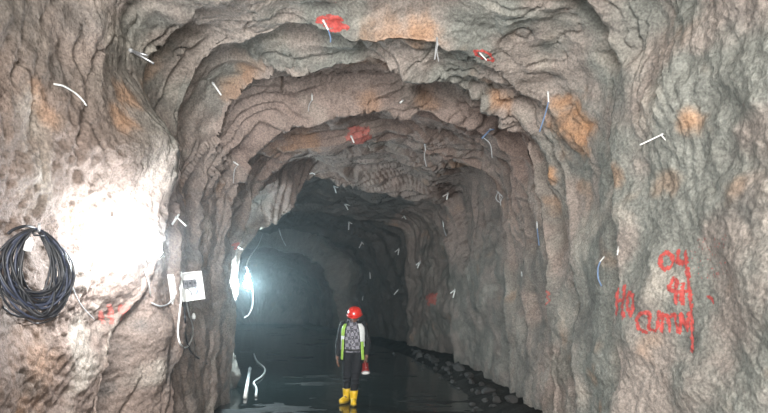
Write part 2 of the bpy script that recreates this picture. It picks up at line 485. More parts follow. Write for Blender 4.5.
L(sp.outputs['Fac'], mr.inputs[0]); L(at.outputs['Color'], mx.inputs[0]); L(mr.outputs[0], mx.inputs['Scale']); L(mx.outputs[0], bs.inputs['Base Color'])
L(vo.outputs['Fac'], bp.inputs['Height']); L(sp.outputs['Fac'], bp2.inputs['Height']); L(bp.outputs['Normal'], bp2.inputs['Normal']); L(bp2.outputs['Normal'], bs.inputs['Normal'])
bs.inputs['Roughness'].default_value = 0.78
bs.inputs['Specular IOR Level'].default_value = 0.35

def rock_part(name, i0, i1, j0, j1, label):
    idx = (np.arange(i0, i1 + 1)[:, None] * NT + np.arange(j0, j1 + 1)[None, :])
    V = flat2[idx.ravel()]; nn = N2[idx.ravel()]; cc = C[idx.ravel()]
    w = j1 - j0 + 1
    ii, jj = np.meshgrid(np.arange(i1 - i0), np.arange(j1 - j0), indexing='ij')
    a = ii * w + jj
    Fq = np.stack([a, a + 1, a + w + 1, a + w], -1).reshape(-1, 4)
    # wind the faces so they look into the tunnel
    v0, v1, v3 = V[Fq[:, 0]], V[Fq[:, 1]], V[Fq[:, 3]]
    if np.sum(np.cross(v1 - v0, v3 - v0) * nn[Fq[:, 0]]) < 0: Fq = Fq[:, ::-1]
    me = np_mesh(name, V, Fq)
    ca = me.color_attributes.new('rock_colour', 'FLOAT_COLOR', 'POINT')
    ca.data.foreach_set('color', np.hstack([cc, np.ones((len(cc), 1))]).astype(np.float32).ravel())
    me.normals_split_custom_set_from_vertices(nn.astype(np.float32))
    o = bpy.data.objects.new(name, me); me.materials.append(rock); COL.objects.link(o)
    return tag(o, label, None, None, 'structure')

jl = int(np.searchsorted(deg, -48)); jr = int(np.searchsorted(deg, 48))
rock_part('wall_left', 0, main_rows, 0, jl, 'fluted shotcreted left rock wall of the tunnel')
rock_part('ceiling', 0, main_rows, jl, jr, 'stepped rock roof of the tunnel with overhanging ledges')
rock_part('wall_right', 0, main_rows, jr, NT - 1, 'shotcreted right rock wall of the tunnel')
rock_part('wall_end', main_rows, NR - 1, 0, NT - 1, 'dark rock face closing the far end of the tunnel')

# ------------------------------------------------------------------ floor: wet mud, and the sheet of water over it
def right_x(Y):
    return np.interp(Y, [-9, 2.6, 5.3, 8.8, 14.8, 20, 25, 29, 37, 42], [2.7, 2.6, 2.25, 2.25, 1.85, 0.85, -0.6, -2.4, -5.0, -6])

def floor_z(X, Y):
    p = np.stack([X, Y, 0 * X], 1)
    z = -0.03 + 0.030 * fbm(p, 0.5, 2, off=201) + 0.022 * fbm(p * np.array([0.8, 2.4, 1]), 1.2, 3, off=211)
    z += 0.012 * sstep(11, 8.2, Y) + 0.012 * fbm(p, 5, 2, off=221)
    dr = right_x(Y) - X
    z += sstep(0.75, 0.0, dr) * (0.16 + 0.10 * fbm(p, 2.5, 2, off=231))
    return z

xs = np.linspace(-15, 4, 260); ys = np.concatenate([np.linspace(MOUTH_Y, 7, 60, endpoint=False), np.linspace(7, 14, 260, endpoint=False), np.linspace(14, 41, 200)])
gx, gy = np.meshgrid(xs, ys, indexing='ij')
V = np.stack([gx.ravel(), gy.ravel(), floor_z(gx.ravel(), gy.ravel())], 1)
ii, jj = np.meshgrid(np.arange(len(xs) - 1), np.arange(len(ys) - 1), indexing='ij')
a = ii * len(ys) + jj
Fq = np.stack([a, a + len(ys), a + len(ys) + 1, a + 1], -1).reshape(-1, 4)
mud = mat('wet_mud', (0.020, 0.020, 0.019), 0.75, noise=(3.0, 0.5), bump=(22, 0.7, 0.03), spec=0.2)
fo = link('floor', np_mesh('floor', V, Fq), mud); tag(fo, 'dark wet muddy floor of the tunnel', kind='structure')
water = mat('standing_water', (0.012, 0.018, 0.018), 0.10, bump=(2.6, 0.25, 0.03), spec=0.6)
wm = bmesh.new()
wx = np.linspace(-15, 3.2, 40); wy = np.concatenate([np.linspace(MOUTH_Y, 8, 10, endpoint=False), np.linspace(8, 41, 80)])
wv = [[wm.verts.new((x, y, -0.012)) for y in wy] for x in wx]
for i in range(len(wx) - 1):
    for j in range(len(wy) - 1):
        wm.faces.new((wv[i][j], wv[i + 1][j], wv[i + 1][j + 1], wv[i][j + 1]))
wo = obj('water_sheet', wm, water); tag(wo, 'shallow dark water covering the tunnel floor', 'water', kind='stuff')

# ------------------------------------------------------------------ materials for the things
M_CABLE = mat('black_cable', (0.022, 0.023, 0.028), 0.45, noise=(20, 0.3))
M_CABLE2 = mat('dark_blue_cable', (0.035, 0.042, 0.07), 0.45, noise=(20, 0.3))
M_WCABLE = mat('white_cable', (0.62, 0.62, 0.60), 0.5, noise=(25, 0.15))
M_WPLASTIC = mat('white_plastic', (0.78, 0.78, 0.76), 0.45, noise=(12, 0.08))
M_GPLASTIC = mat('grey_plastic', (0.42, 0.43, 0.44), 0.5, noise=(15, 0.15))
M_BLUE = mat('blue_plastic', (0.16, 0.25, 0.42), 0.45, noise=(15, 0.2))
M_STEEL = mat('galvanised_steel', (0.45, 0.46, 0.48), 0.4, 0.8, noise=(30, 0.2))
M_RED = mat('red_spray_paint', (0.42, 0.065, 0.055), 0.6, noise=(30, 0.35), bump=(60, 0.4, 0.01))
M_FADED = mat('faded_red_spray_paint', (0.36, 0.11, 0.09), 0.7, noise=(25, 0.35), bump=(60, 0.4, 0.01))
M_BULB = mat('lit_bulb_glass', (0.95, 0.97, 1.0), 0.3, emit=((0.92, 0.97, 1.0), LAMP1_W / (4 * math.pi ** 2 * 0.075 ** 2)))
M_BULB2 = mat('lit_far_bulb_glass', (0.9, 0.97, 1.0), 0.3, emit=((0.72, 0.93, 1.0), LAMP2_W / (4 * math.pi ** 2 * 0.085 ** 2)))
M_STONE = mat('dark_broken_rock', (0.045, 0.044, 0.043), 0.6, noise=(7, 0.4), bump=(18, 0.6, 0.03))

def local(root, pts):
    o = Vector(root.location)
    return [Vector(p) - o for p in pts]

# ------------------------------------------------------------------ work lamps hung on the left wall
def work_lamp(name, at_px, off, label, bulb, bulb_r):
    p, n = hit(*at_px)
    n = Vector((n.x, n.y, 0)).normalized()
    c = p + n * off
    t = empty(name, c, label, 'lamp')
    r = bulb_r
    # globe bulb with a neck, hanging below its socket
    prof = [(0.25 * r, 1.55 * r), (0.45 * r, 1.25 * r)] + [(r * math.sin(a), r * math.cos(a)) for a in [math.pi * k / 14 for k in range(3, 15)]]
    obj('bulb', lathe_bm(prof, 24), bulb, t)
    obj('socket', lathe_bm([(0.30 * r, 1.45 * r), (0.62 * r, 1.5 * r), (0.66 * r, 2.4 * r), (0.5 * r, 2.7 * r), (0.16 * r, 2.8 * r)], 20), M_WPLASTIC, t)
    w = p - c
    obj('bracket', tube_bm(spline([Vector((0, 0, 2.75 * r)), Vector((0, 0, 3.6 * r)), w * 0.5 + Vector((0, 0, 4.2 * r)), w * 1.25 + Vector((0, 0, 3.9 * r))]), 0.007), M_STEEL, t)
    obj('hook_plate', box_bm(w * 1.02 + Vector((0, 0, 3.9 * r)), (0.03, 0.06, 0.09), 0.004), M_STEEL, t)
    obj('flex', tube_bm(spline([Vector((0, 0, 2.7 * r)), Vector((0.03, -0.05, 3.3 * r)), w * 0.8 + Vector((0, -0.1, 2.0 * r)), w * 1.0 + Vector((0, -0.16, -2.5 * r))]), 0.006), M_WCABLE, t)
    return t, c

lamp1, L1C = work_lamp('work_lamp', (107, 250), 0.42, 'glaring white bulb lamp hung on the near left rock wall beside the cable coil', M_BULB, 0.075)
p2 = Vector(px(248, 284, 11.42))
lamp2 = empty('work_lamp', p2, 'small far bulb lamp glowing bluish at the dark left corner of the tunnel', 'lamp')
r = 0.085
obj('bulb', lathe_bm([(0.25 * r, 1.55 * r), (0.45 * r, 1.25 * r)] + [(r * math.sin(a), r * math.cos(a)) for a in [math.pi * k / 14 for k in range(3, 15)]], 24), M_BULB2, lamp2)
obj('socket', lathe_bm([(0.30 * r, 1.45 * r), (0.62 * r, 1.5 * r), (0.66 * r, 2.4 * r), (0.5 * r, 2.7 * r), (0.16 * r, 2.8 * r)], 20), M_WPLASTIC, lamp2)
pa, na = hit(262, 234)
obj('flex', tube_bm(spline([Vector((0, 0, 2.7 * r)), Vector((0.02, -0.05, 0.5)), (pa - p2) * 0.55 + Vector((0, 0.05, 0.1)), pa - p2 + Vector((0.03, -0.02, 0))]), 0.012), M_WCABLE, lamp2)
obj('pigtail', tube_bm(spline([Vector((0, 0, 2.6 * r)), Vector((0.10, -0.05, -0.05)), Vector((0.12, -0.08, -0.42)), Vector((0.05, -0.1, -0.62)), Vector((-0.05, -0.08, -0.70))]), 0.012), M_WCABLE, lamp2)

# ------------------------------------------------------------------ coil of cable hung on the left wall
pc, nc = hit(29, 266)
wall_n = Vector((nc.x, nc.y, 0)).normalized(); wall_n = (wall_n + Vector((0.6, -0.5, 0))).normalized()
tx = Vector((0, 0, 1)).cross(wall_n).normalized() * -1      # along the wall
if tx.x * 1 < 0: tx = -tx
mpp = pc.y / F_PX                                            # metres per pixel there
top_c = pc + wall_n * 0.10 + Vector((0, 0, 36 * mpp))
coil = empty('cable_coil', top_c, 'thick coil of black cable hung on the left wall near the glaring lamp', 'cable')
rg = random.Random(3)
for k in range(26):
    w = (24 + rg.uniform(-11, 6)) * mpp * 1.15; hgt = (40 + rg.uniform(-9, 5)) * mpp
    ox = rg.uniform(-4, 6) * mpp; tw = rg.uniform(-0.2, 0.2); dep = rg.uniform(-0.035, 0.05)
    pts = []
    for q in range(28):
        a = 2 * math.pi * q / 28
        sx = math.sin(a) * w * (1.0 - 0.35 * max(0, math.cos(a)) ** 2); sz = -hgt + math.cos(a) * hgt
        pts.append(tx * (sx + ox * (1 - math.cos(a)) / 2 + tw * (-sz) * 0.25) + Vector((0, 0, sz * (1 - 0.03 * tw))) + wall_n * (dep * (1 - math.cos(a)) / 2 + 0.02 * math.sin(3 * a + k)))
    pts.append(pts[0])
    obj('loop', tube_bm(pts, 0.0085, 7, cap=False), M_CABLE if k % 4 else M_CABLE2, coil)
obj('wall_hook', tube_bm([-wall_n * 0.22 + Vector((0, 0, -0.01)), Vector((0, 0, -0.02)), wall_n * 0.05 + Vector((0, 0, -0.02)), wall_n * 0.06 + Vector((0, 0, 0.04))], 0.009), M_STEEL, coil)
plug = obj('plug', lathe_bm([(0.016, -0.05), (0.026, -0.045), (0.026, 0.02), (0.017, 0.04), (0.012, 0.055)], 14, None,
                            Matrix.Translation(tx * (-11 * mpp) + Vector((0, 0, -17 * mpp)) + wall_n * 0.09) @ align(Vector((0.25, 0.1, 1)))), M_WPLASTIC, coil)
tag(plug, 'white plug tied into the coil')
obj('tie', tube_bm([tx * 0.03 + Vector((0, 0, 0.0)), tx * 0.035 + wall_n * 0.05 + Vector((0, 0, -0.05)), -tx * 0.03 + wall_n * 0.05 + Vector((0, 0, -0.05)), -tx * 0.03], 0.008), M_CABLE, coil)

def wall_cable(name, pxs, r, m_, label, lift=0.03, cat='cable', n=6):
    pts = []
    for (x, y) in pxs:
        p, nn = hit(x, y); pts.append(p + nn * lift)
    t = obj(name, tube_bm(spline(pts, n), r, 7), m_)
    return tag(t, label, cat)

wall_cable('feed_cable', [(1, 231), (10, 230), (20, 227), (31, 225)], 0.011, M_CABLE, 'short black cable entering from the left edge to the top of the cable coil', 0.06)
wall_cable('lamp_lead', [(50, 246), (60, 256), (70, 266), (82, 272)], 0.006, M_WCABLE, 'upper thin pale lead running from the cable coil to the near lamp', 0.05)
wall_cable('lamp_lead', [(54, 262), (64, 276), (72, 290), (80, 305), (92, 318)], 0.005, M_GPLASTIC, 'lower thin grey lead sagging from the coil below the near lamp', 0.04)
wall_cable('wire', [(52, 84), (62, 86), (72, 92), (80, 98), (87, 106)], 0.007, M_WCABLE, 'pale curved wire stuck on the rock high above the near lamp', 0.015)
wall_cable('wire', [(10, 308), (22, 318), (34, 323), (46, 320), (56, 314)], 0.005, M_CABLE, 'thin dark wire lying on the wall beneath the cable coil', 0.02)
wall_cable('wire', [(142, 268), (147, 282), (150, 296)], 0.006, M_WCABLE, 'short pale wire hanging between the near lamp and the switch box', 0.03)

# ------------------------------------------------------------------ electrical box with its door open
pb, nb = hit(181, 285)
mb = pb.y / F_PX
fr = Vector((0.62, -0.78, 0)).normalized()
bxr = Vector((0, 0, 1)).cross(fr).normalized() * -1
if bxr.x < 0: bxr = -bxr
eb = empty('switch_box', pb + fr * 0.22 + Vector((0.05, 0, -0.02)), 'white electrical box with its door open on the left rock wall', 'electrical box')
RB = Matrix((bxr, -fr, Vector((0, 0, 1)))).transposed()      # local x along the wall, -y out of the wall, z up
tilt = Matrix.Rotation(math.radians(8), 3, fr)
eb.rotation_euler = (tilt @ RB).to_euler()
W, H, D = 0.27, 0.36, 0.17
b = bmesh.new()
for c, s_ in [((0, D / 2 - 0.006, 0), (W, 0.012, H)), ((-W / 2 + 0.005, 0, 0), (0.010, D, H)), ((W / 2 - 0.005, 0, 0), (0.010, D, H)),
              ((0, 0, H / 2 - 0.005), (W - 0.02, D, 0.010)), ((0, 0, -H / 2 + 0.005), (W - 0.02, D, 0.010))]:
    box_bm(c, s_, 0.002, b)
obj('body', b, M_WPLASTIC, eb, False)
door = obj('door', box_bm((-W / 2, -0.008, 0), (W, 0.014, H), 0.004), M_WPLASTIC, eb, False)
door.location = (-W / 2, -D / 2, 0.0); door.rotation_euler = (0, 0, math.radians(38))
obj('latch', lathe_bm([(0.012, 0), (0.014, 0.01), (0.009, 0.02)], 12, None, Matrix.Translation((-W * 0.85, -0.014, 0)) @ align((0, -1, 0))), M_GPLASTIC, door)
obj('mounting_rail', box_bm((0, D / 2 - 0.02, 0.035), (W * 0.85, 0.012, 0.035), 0.002), M_STEEL, eb, False)
for k in range(3):
    br = obj('breaker', box_bm((-0.065 + 0.06 * k, D / 2 - 0.055, 0.035), (0.05, 0.06, 0.10), 0.004), mat('dark_breaker', (0.12, 0.12, 0.13), 0.5), eb, False)
    obj('toggle', box_bm((-0.065 + 0.06 * k, D / 2 - 0.092, 0.04), (0.018, 0.02, 0.03), 0.003), M_CABLE, br, False)
obj('terminal_block', box_bm((0.03, D / 2 - 0.035, -0.085), (0.13, 0.04, 0.045), 0.004), M_GPLASTIC, eb, False)
for k in range(3):
    obj('inner_wire', tube_bm(spline([(-0.05 + 0.05 * k, 0.02, -0.01), (-0.03 + 0.05 * k, -0.03, -0.05), (0.0 + 0.04 * k, 0.02, -0.08), (0.01 * k, 0.0, -0.155)], 5), 0.004, 6), [M_CABLE, M_WCABLE, M_BLUE][k], eb)

def free_cable(name, pxd, r, m_, label, cat='cable'):
    """cable hanging clear of the wall: pixels with a stand-off from the rock"""
    pts = []
    for (x, y, off) in pxd:
        p, nn = hit(x, y); pts.append(p + (CAM - p).normalized() * off)
    return tag(obj(name, tube_bm(spline(pts, 8), r, 8), m_), label, cat)

free_cable('hanging_cable', [(181, 272, 0.34), (181.5, 285, 0.33), (181, 300, 0.25), (179, 318, 0.14), (178, 334, 0.10), (181, 345, 0.09), (187, 347, 0.09), (192, 338, 0.09), (193, 328, 0.09), (189, 314, 0.12), (186, 300, 0.16)],
           0.011, M_WCABLE, 'pale cable hanging in a long loop below the switch box')
free_cable('hanging_cable', [(184, 299, 0.16), (185, 318, 0.10), (186, 336, 0.07), (190, 350, 0.05), (198, 358, 0.04), (207, 364, 0.03)],
           0.010, M_CABLE, 'black cable dropping from the switch box down the dark fluted wall')
free_cable('hanging_cable', [(174, 297, 0.10), (168, 304, 0.06), (160, 306, 0.05), (152, 303, 0.04)],
           0.008, M_GPLASTIC, 'grey cable curving left out of the switch box')
pp, pn = hit(189, 313)
pg = empty('cable_plug', pp + pn * 0.08, 'small white plug dangling just under the switch box', 'plug')
obj('plug_body', lathe_bm([(0.014, -0.04), (0.026, -0.035), (0.028, 0.0), (0.018, 0.03), (0.010, 0.045)], 14), M_WPLASTIC, pg)
obj('plug_pin', tube_bm([(0.008, 0, -0.06), (0.008, 0, -0.03)], 0.004), M_STEEL, pg)
obj('plug_pin', tube_bm([(-0.008, 0, -0.06), (-0.008, 0, -0.03)], 0.004), M_STEEL, pg)

# ------------------------------------------------------------------ plastic tubes and wire ends sticking out of the drill holes
GROUP = 'plastic tubes left in the drill holes of the rock'
def stub(a, b, label, tail=None, prong=None, r=0.9, body=M_WPLASTIC, tail_mat=M_GPLASTIC, tail_r=0.55):
    """a = pixel where it leaves the rock, b = pixel of its free end; tail = further pixels of the wire hanging from it"""
    pa, na = hit(*a)
    mp = max(pa.y / F_PX, 0.008)
    right, up = Vector((1, 0, 0)), Vector((0, 0, 1))
    d = right * (b[0] - a[0]) * mp + up * (a[1] - b[1]) * mp
    d = d + na * max(0.03, 0.45 * d.length)
    t = empty('hole_tube', pa, label, 'tube', GROUP)
    rad = r * mp * 0.85
    s0 = -d.normalized() * 0.04 + na * 0.0
    obj('tube', tube_bm([s0, d * 0.35, d], [rad, rad, rad * 0.92], 10), body, t)
    obj('collar', tube_bm([d * 0.02 - na * 0.01, d * 0.02 + d.normalized() * rad * 1.4], rad * 1.55, 10), M_GPLASTIC, t)
    if prong:
        q = right * (prong[0] - a[0]) * mp + up * (a[1] - prong[1]) * mp + na * 0.05
        obj('prong', tube_bm([Vector((0, 0, 0)) + na * 0.02, q], rad * 0.75, 8), body, t)
    if tail:
        pts = [d * 0.9]
        for k, (x, y) in enumerate(tail):
            pts.append(right * (x - a[0]) * mp + up * (a[1] - y) * mp + na * max(0.04, 0.45 * (d.length)) * (1 - 0.25 * k / len(tail)))
        obj('tail', tube_bm(spline(pts, 5), 0.72 * tail_r * mp, 7), tail_mat, t)
    return t

STUBS = [
    ((323, 20), (327, 29), 'white tube with a blue tail in the bright red patch at top of roof', dict(tail=[(328, 33), (329, 37), (329, 41)], tail_mat=M_BLUE, tail_r=0.9, r=1.1)),
    ((437, 38), (438, 46), 'grey tube with dangling wires right of the orange roof patch', dict(tail=[(437, 52), (439, 62)], prong=(435, 60), body=M_GPLASTIC, tail_r=0.7)),
    ((480, 53), (488, 57), 'short white tube inside the small red outline on the roof', dict(r=0.8)),
    ((130, 50), (146, 61), 'long steel-grey tube pair jutting out at upper left above the lamp', dict(prong=(143, 54), body=M_STEEL, r=1.6)),
    ((213, 83), (219, 92), 'white tube on the upper left wall below a dark rock notch', dict(r=1.1)),
    ((312, 95), (314, 101), 'white tube with grey tail near the left end of the second roof ledge', dict(tail=[(311, 106), (310, 112)])),
    ((402, 101), (405, 94), 'upright white tube at the dark red recess in mid roof', dict(r=1.1)),
    ((548, 92), (549, 101), 'white tube with the longest blue tail beside the large rust patch', dict(tail=[(547, 108), (544, 118), (540, 130)], tail_mat=M_BLUE, tail_r=0.9)),
    ((491, 129), (482, 135), 'blue tube with a grey drooping wire under the strong dark ledge at right', dict(body=M_BLUE, prong=(494, 127), tail=[(490, 140), (492, 154)], r=1.0)),
    ((663, 134), (646, 141), 'white bent stick poking from the right wall above the red writing', dict(prong=(673, 141), r=0.9)),
    ((351, 136), (354, 142), 'white tube in the blurred red patch under the dark ledge', dict(r=1.0)),
    ((334, 186), (336, 192), 'white tube on the pale ledge edge left of the deep roof', dict(prong=(338, 187), r=0.8)),
    ((345, 204), (346, 209), 'white tube just under the pale ledge edge', dict(prong=(349, 205), r=0.8)),
    ((349, 222), (348, 228), 'white tee-shaped tube in the dark deep roof above the helmet', dict(prong=(352, 223), r=0.8)),
    ((362, 242), (360, 247), 'white tube in the deep roof right above the helmet', dict(prong=(364, 244), r=0.7)),
    ((399, 249), (400, 255), 'white tube beside the upper dark inner corner on the right', dict(prong=(396, 252), r=0.75)),
    ((420, 262), (419, 268), 'bright white tube on the inner right wall above the faint red blotch', dict(prong=(417, 265), r=0.9)),
    ((455, 290), (456, 297), 'bright white forked tube on the inner right wall right of the red blotch', dict(prong=(452, 293), r=0.9)),
    ((370, 273), (372, 278), 'small white tube on the dark far wall above the person', dict(r=0.7)),
    ((398, 290), (396, 295), 'small white tube on the dark wall left of the faint red blotch', dict(r=0.7)),
    ((363, 297), (364, 301), 'tiny white tube right beside the red helmet', dict(r=0.6)),
    ((404, 216), (406, 219), 'white tube at the boundary of lit roof and dark far roof', dict(prong=(402, 218), r=0.7)),
    ((443, 222), (445, 226), 'white tube on the inner right wall just below the square roof corner', dict(tail=[(447, 232), (450, 240)], r=0.7)),
    ((448, 193), (446, 198), 'white tube sticking up behind the square roof corner', dict(prong=(442, 195), r=0.9)),
    ((425, 144), (426, 150), 'grey wire end hanging from the roof beside the rusty slab', dict(body=M_GPLASTIC, tail=[(425, 156), (427, 166)], r=0.8)),
    ((498, 192), (502, 198), 'dark curled wire end on the right haunch of the roof', dict(body=M_STEEL, tail=[(499, 203), (495, 199), (498, 193), (500, 206)], r=0.7)),
    ((537, 222), (539, 227), 'tube with short blue tail on the right wall below the rust spot', dict(tail=[(540, 233), (541, 244)], tail_mat=M_BLUE, r=0.8, tail_r=0.8)),
    ((604, 257), (602, 262), 'pale blue tube with wire hanging left of the red letters', dict(body=M_WPLASTIC, tail=[(601, 268), (601, 278), (604, 286)], tail_mat=M_BLUE, r=0.8, tail_r=1.0)),
    ((234, 162), (238, 166), 'white tube with long grey tail in the dark left recess', dict(tail=[(234, 172), (233, 184)], r=0.8)),
    ((177, 217), (171, 223), 'white forked tube just right of the glaring near lamp', dict(prong=(185, 224), r=1.3)),
    ((312, 173), (308, 175), 'small pair of white tubes at the left tip of the pale ledge', dict(prong=(315, 175), r=0.7)),
    ((522, 274), (524, 277), 'tiny white tube end on the dark right wall', dict(r=0.9)),
    ((279, 229), (281, 234), 'white tube with drooping tail at the top of the lit corner rim', dict(tail=[(283, 238), (286, 244)], r=0.8, tail_mat=M_WCABLE)),
    ((238, 247), (242, 249), 'small pale tube in the little red mark on the left wall', dict(r=0.7)),
    ((2, 282), (5, 292), 'white tube at the left edge of the picture below the feed cable', dict(r=0.8)),
    ((618, 250), (619, 255), 'white chip-like tube end on the pale rock left of the red numerals', dict(r=0.8)),
]
for a_, b_, lab, kw in STUBS:
    stub(a_, b_, lab, **kw)

# ------------------------------------------------------------------ red spray paint on the rock
def paint(name, strokes, width, label, m_=M_RED, rough=0.85, speck=None, step=0.0045, parent=None):
    """strokes = polylines in pixels; they are laid on the rock and follow its surface"""
    allp = [q for s_ in strokes for q in s_] + ([(speck[0], speck[1]), (speck[2], speck[3])] if speck else [])
    cx = sum(q[0] for q in allp) / len(allp); cy = sum(q[1] for q in allp) / len(allp)
    c, n = hit(cx, cy)
    ns = Vector((0, 0, 0))
    for q in allp: ns += hit(*q)[1]
    n = (ns.normalized() + (CAM - c).normalized() * 0.5).normalized()
    ax = n.cross(Vector((0, 0, 1)))
    ax = (Vector((1, 0, 0)) - n * n.x).normalized() if ax.length < 0.3 else ax.normalized()
    ay = ax.cross(n).normalized()
    step = max(step, c.y / F_PX * 0.5)
    def uv(q):
        p = hit(*q)[0] - c; return (p.dot(ax), p.dot(ay))
    segs = []
    for s_ in strokes:
        U = [uv(q) for q in s_]
        if len(U) == 1: U = U * 2
        segs += list(zip(U, U[1:]))
    w = width * c.y / F_PX
    us = [q for s_ in segs for q in s_]
    if speck:
        us += [uv((speck[0], speck[1])), uv((speck[2], speck[3]))]
    u0, u1 = min(q[0] for q in us) - 2 * w, max(q[0] for q in us) + 2 * w
    v0, v1 = min(q[1] for q in us) - 2 * w, max(q[1] for q in us) + 2 * w
    nu, nv = int((u1 - u0) / step) + 2, int((v1 - v0) / step) + 2
    gu, gv = np.meshgrid(np.linspace(u0, u1, nu), np.linspace(v0, v1, nv), indexing='ij')
    dist = np.full(gu.shape, 9.0)
    for (a0, b0), (a1, b1) in segs:
        dx, dy = a1 - a0, b1 - b0; L2 = dx * dx + dy * dy + 1e-12
        t = np.clip(((gu - a0) * dx + (gv - b0) * dy) / L2, 0, 1)
        dist = np.minimum(dist, np.hypot(gu - a0 - t * dx, gv - b0 - t * dy))
    q3 = np.stack([gu.ravel(), gv.ravel(), np.full(gu.size, c.y)], 1)
    nz = perlin(q3 * (0.55 / w)).reshape(gu.shape) + 0.8 * perlin(q3 / (step * 2.7)).reshape(gu.shape)
    mask = dist < w * np.maximum(0.5 + rough * 0.55 * nz, 0.30)
    if speck:
        (sa, sb), (sc_, sd) = uv((speck[0], speck[1])), uv((speck[2], speck[3]))
        inside = (gu > min(sa, sc_)) & (gu < max(sa, sc_)) & (gv > min(sb, sd)) & (gv < max(sb, sd))
        mask |= inside & (perlin(q3 / (step * 2.2) + 5).reshape(gu.shape) + 0.5 * perlin(q3 / (step * 9)).reshape(gu.shape) > speck[4])
    bm = bmesh.new(); vid = {}
    def vert(i, j):
        if (i, j) in vid: return vid[i, j]
        o = c + ax * gu[i, j] + ay * gv[i, j]
        v = None
        best, bn, _, _ = BVH.ray_cast(o + n * 0.45, -n, 1.2)
        if best is not None:
            if bn.dot(n) < 0: bn = -bn
            v = (bm.verts.new(best + bn * 0.004), best)
        vid[i, j] = v
        return v
    I, J = np.nonzero(mask[:-1, :-1])
    for i, j in zip(I.tolist(), J.tolist()):
        vv = [vert(i, j), vert(i + 1, j), vert(i + 1, j + 1), vert(i, j + 1)]
        if None in vv: continue
        if max((vv[k][1] - vv[k - 1][1]).length for k in range(4)) > step * 9: continue
        bm.faces.new([v[0] for v in vv])
    if not speck:      # stray flecks off the stroke are dropped
        seen, comps = set(), []
        for f in bm.faces:
            if f in seen: continue
            st, cur = [f], []; seen.add(f)
            while st:
                g_ = st.pop(); cur.append(g_)
                for e_ in g_.edges:
                    for h_ in e_.link_faces:
                        if h_ not in seen: seen.add(h_); st.append(h_)
            comps.append(cur)
        comps.sort(key=len)
        for cur in comps[:-1]: bmesh.ops.delete(bm, geom=cur, context='FACES')
    bmesh.ops.delete(bm, geom=[v for v in bm.verts if not v.link_faces], context='VERTS')
    if parent:
        for v in bm.verts: v.co -= Vector(parent.location)
        return tag(obj(name, bm, m_, parent), label)
    return tag(obj(name, bm, m_), label, 'paint mark')

def writing(name, at, letters, width, label, m_=M_RED, rough=0.85, part='letter', speck=None):
    t = empty(name, hit(*at)[0], label, 'writing')
    for st in letters: paint(part, st, width, None, m_, rough, parent=t)
    if speck: paint('overspray', [], width, None, m_, rough, speck, parent=t)['kind'] = 'stuff'
    return t

writing('painted_numerals', (675, 262), [[[(667, 252), (661, 256), (660, 264), (664, 270), (670, 269), (674, 262), (672, 255), (667, 252)]], [[(679, 252), (677, 262), (684, 264), (688, 263)], [(686, 252), (687, 270)]]],
      4.0, 'red sprayed numerals 04 at the top of the writing on the right wall', part='numeral', speck=(690, 240, 730, 276, 0.62))
paint('painted_letter', [[(674, 279), (669, 290), (677, 293)], [(677, 281), (676, 303)], [(676, 292), (691, 291)], [(684, 284), (683, 303)], [(688, 270), (690, 292), (692, 312), (693, 335), (693, 351)]],
      4.0, 'red sprayed H with a long drip line running down its right side')
writing('painted_word', (662, 323), [[[(649, 313), (641, 314), (637, 320), (639, 329), (647, 332)]], [[(650, 315), (650, 329), (656, 331), (659, 326), (659, 313)]], [[(662, 332), (663, 315), (668, 316), (670, 331)],
                       [(668, 318), (675, 315), (678, 332)]], [[(680, 333), (682, 314), (688, 331), (690, 314)]]], 3.8, 'red sprayed word CUMN low on the right wall')
writing('painted_letters', (622, 302), [[[(618, 289), (617, 313)], [(624, 287), (624, 317)], [(617, 302), (624, 300)]], [[(629, 292), (633, 296), (634, 307), (631, 316), (628, 308), (629, 293)]]],
      4.2, 'red sprayed HO on the edge of the right wall left of the word')
paint('painted_mark', [[(709, 297), (712, 299), (714, 303)]], 3.0, 'small red dab on the rock right of the sprayed H', rough=0.7)
paint('painted_mark', [[(546, 291), (550, 294), (547, 297), (550, 301), (546, 305)]], 1.8, 'faint small red figure 3 on the inner right wall', M_FADED, 0.7)
paint('painted_patch', [[(318, 19), (334, 17), (342, 20), (330, 21), (318, 22), (332, 22), (345, 26), (336, 25), (325, 26), (336, 27), (348, 28), (340, 29), (330, 31), (340, 30)]], 3.4, 'bright red sprayed patch at the top of the roof', rough=0.7)
paint('painted_outline', [[(474, 51), (482, 51), (490, 54), (494, 61), (485, 59), (477, 55), (474, 51)]], 2.0, 'small red sprayed outline on the roof at right', rough=0.8)
paint('painted_patch', [[(352, 128), (368, 130), (350, 136), (370, 138), (356, 142), (370, 143)]], 6.5, 'blurred red sprayed patch under the dark roof ledge', M_FADED, 1.2)
paint('painted_patch', [[(427, 298), (436, 296), (428, 303), (435, 301)]], 5, 'faint red blotch on the deep right wall', M_FADED, 0.9)
paint('painted_mark', [[(233, 245), (239, 244), (235, 249), (240, 250)]], 2.6, 'little red mark on the left wall near the dark corner', M_FADED, 0.3)
writing('painted_strokes', (112, 315), [[[(100, 312), (104, 322)]], [[(110, 306), (112, 322)]], [[(120, 305), (120, 320)]], [[(127, 306), (127, 316)]]], 4, 'washed-out pink red strokes on the rock right below the glaring lamp', M_FADED, 0.8, part='stroke')

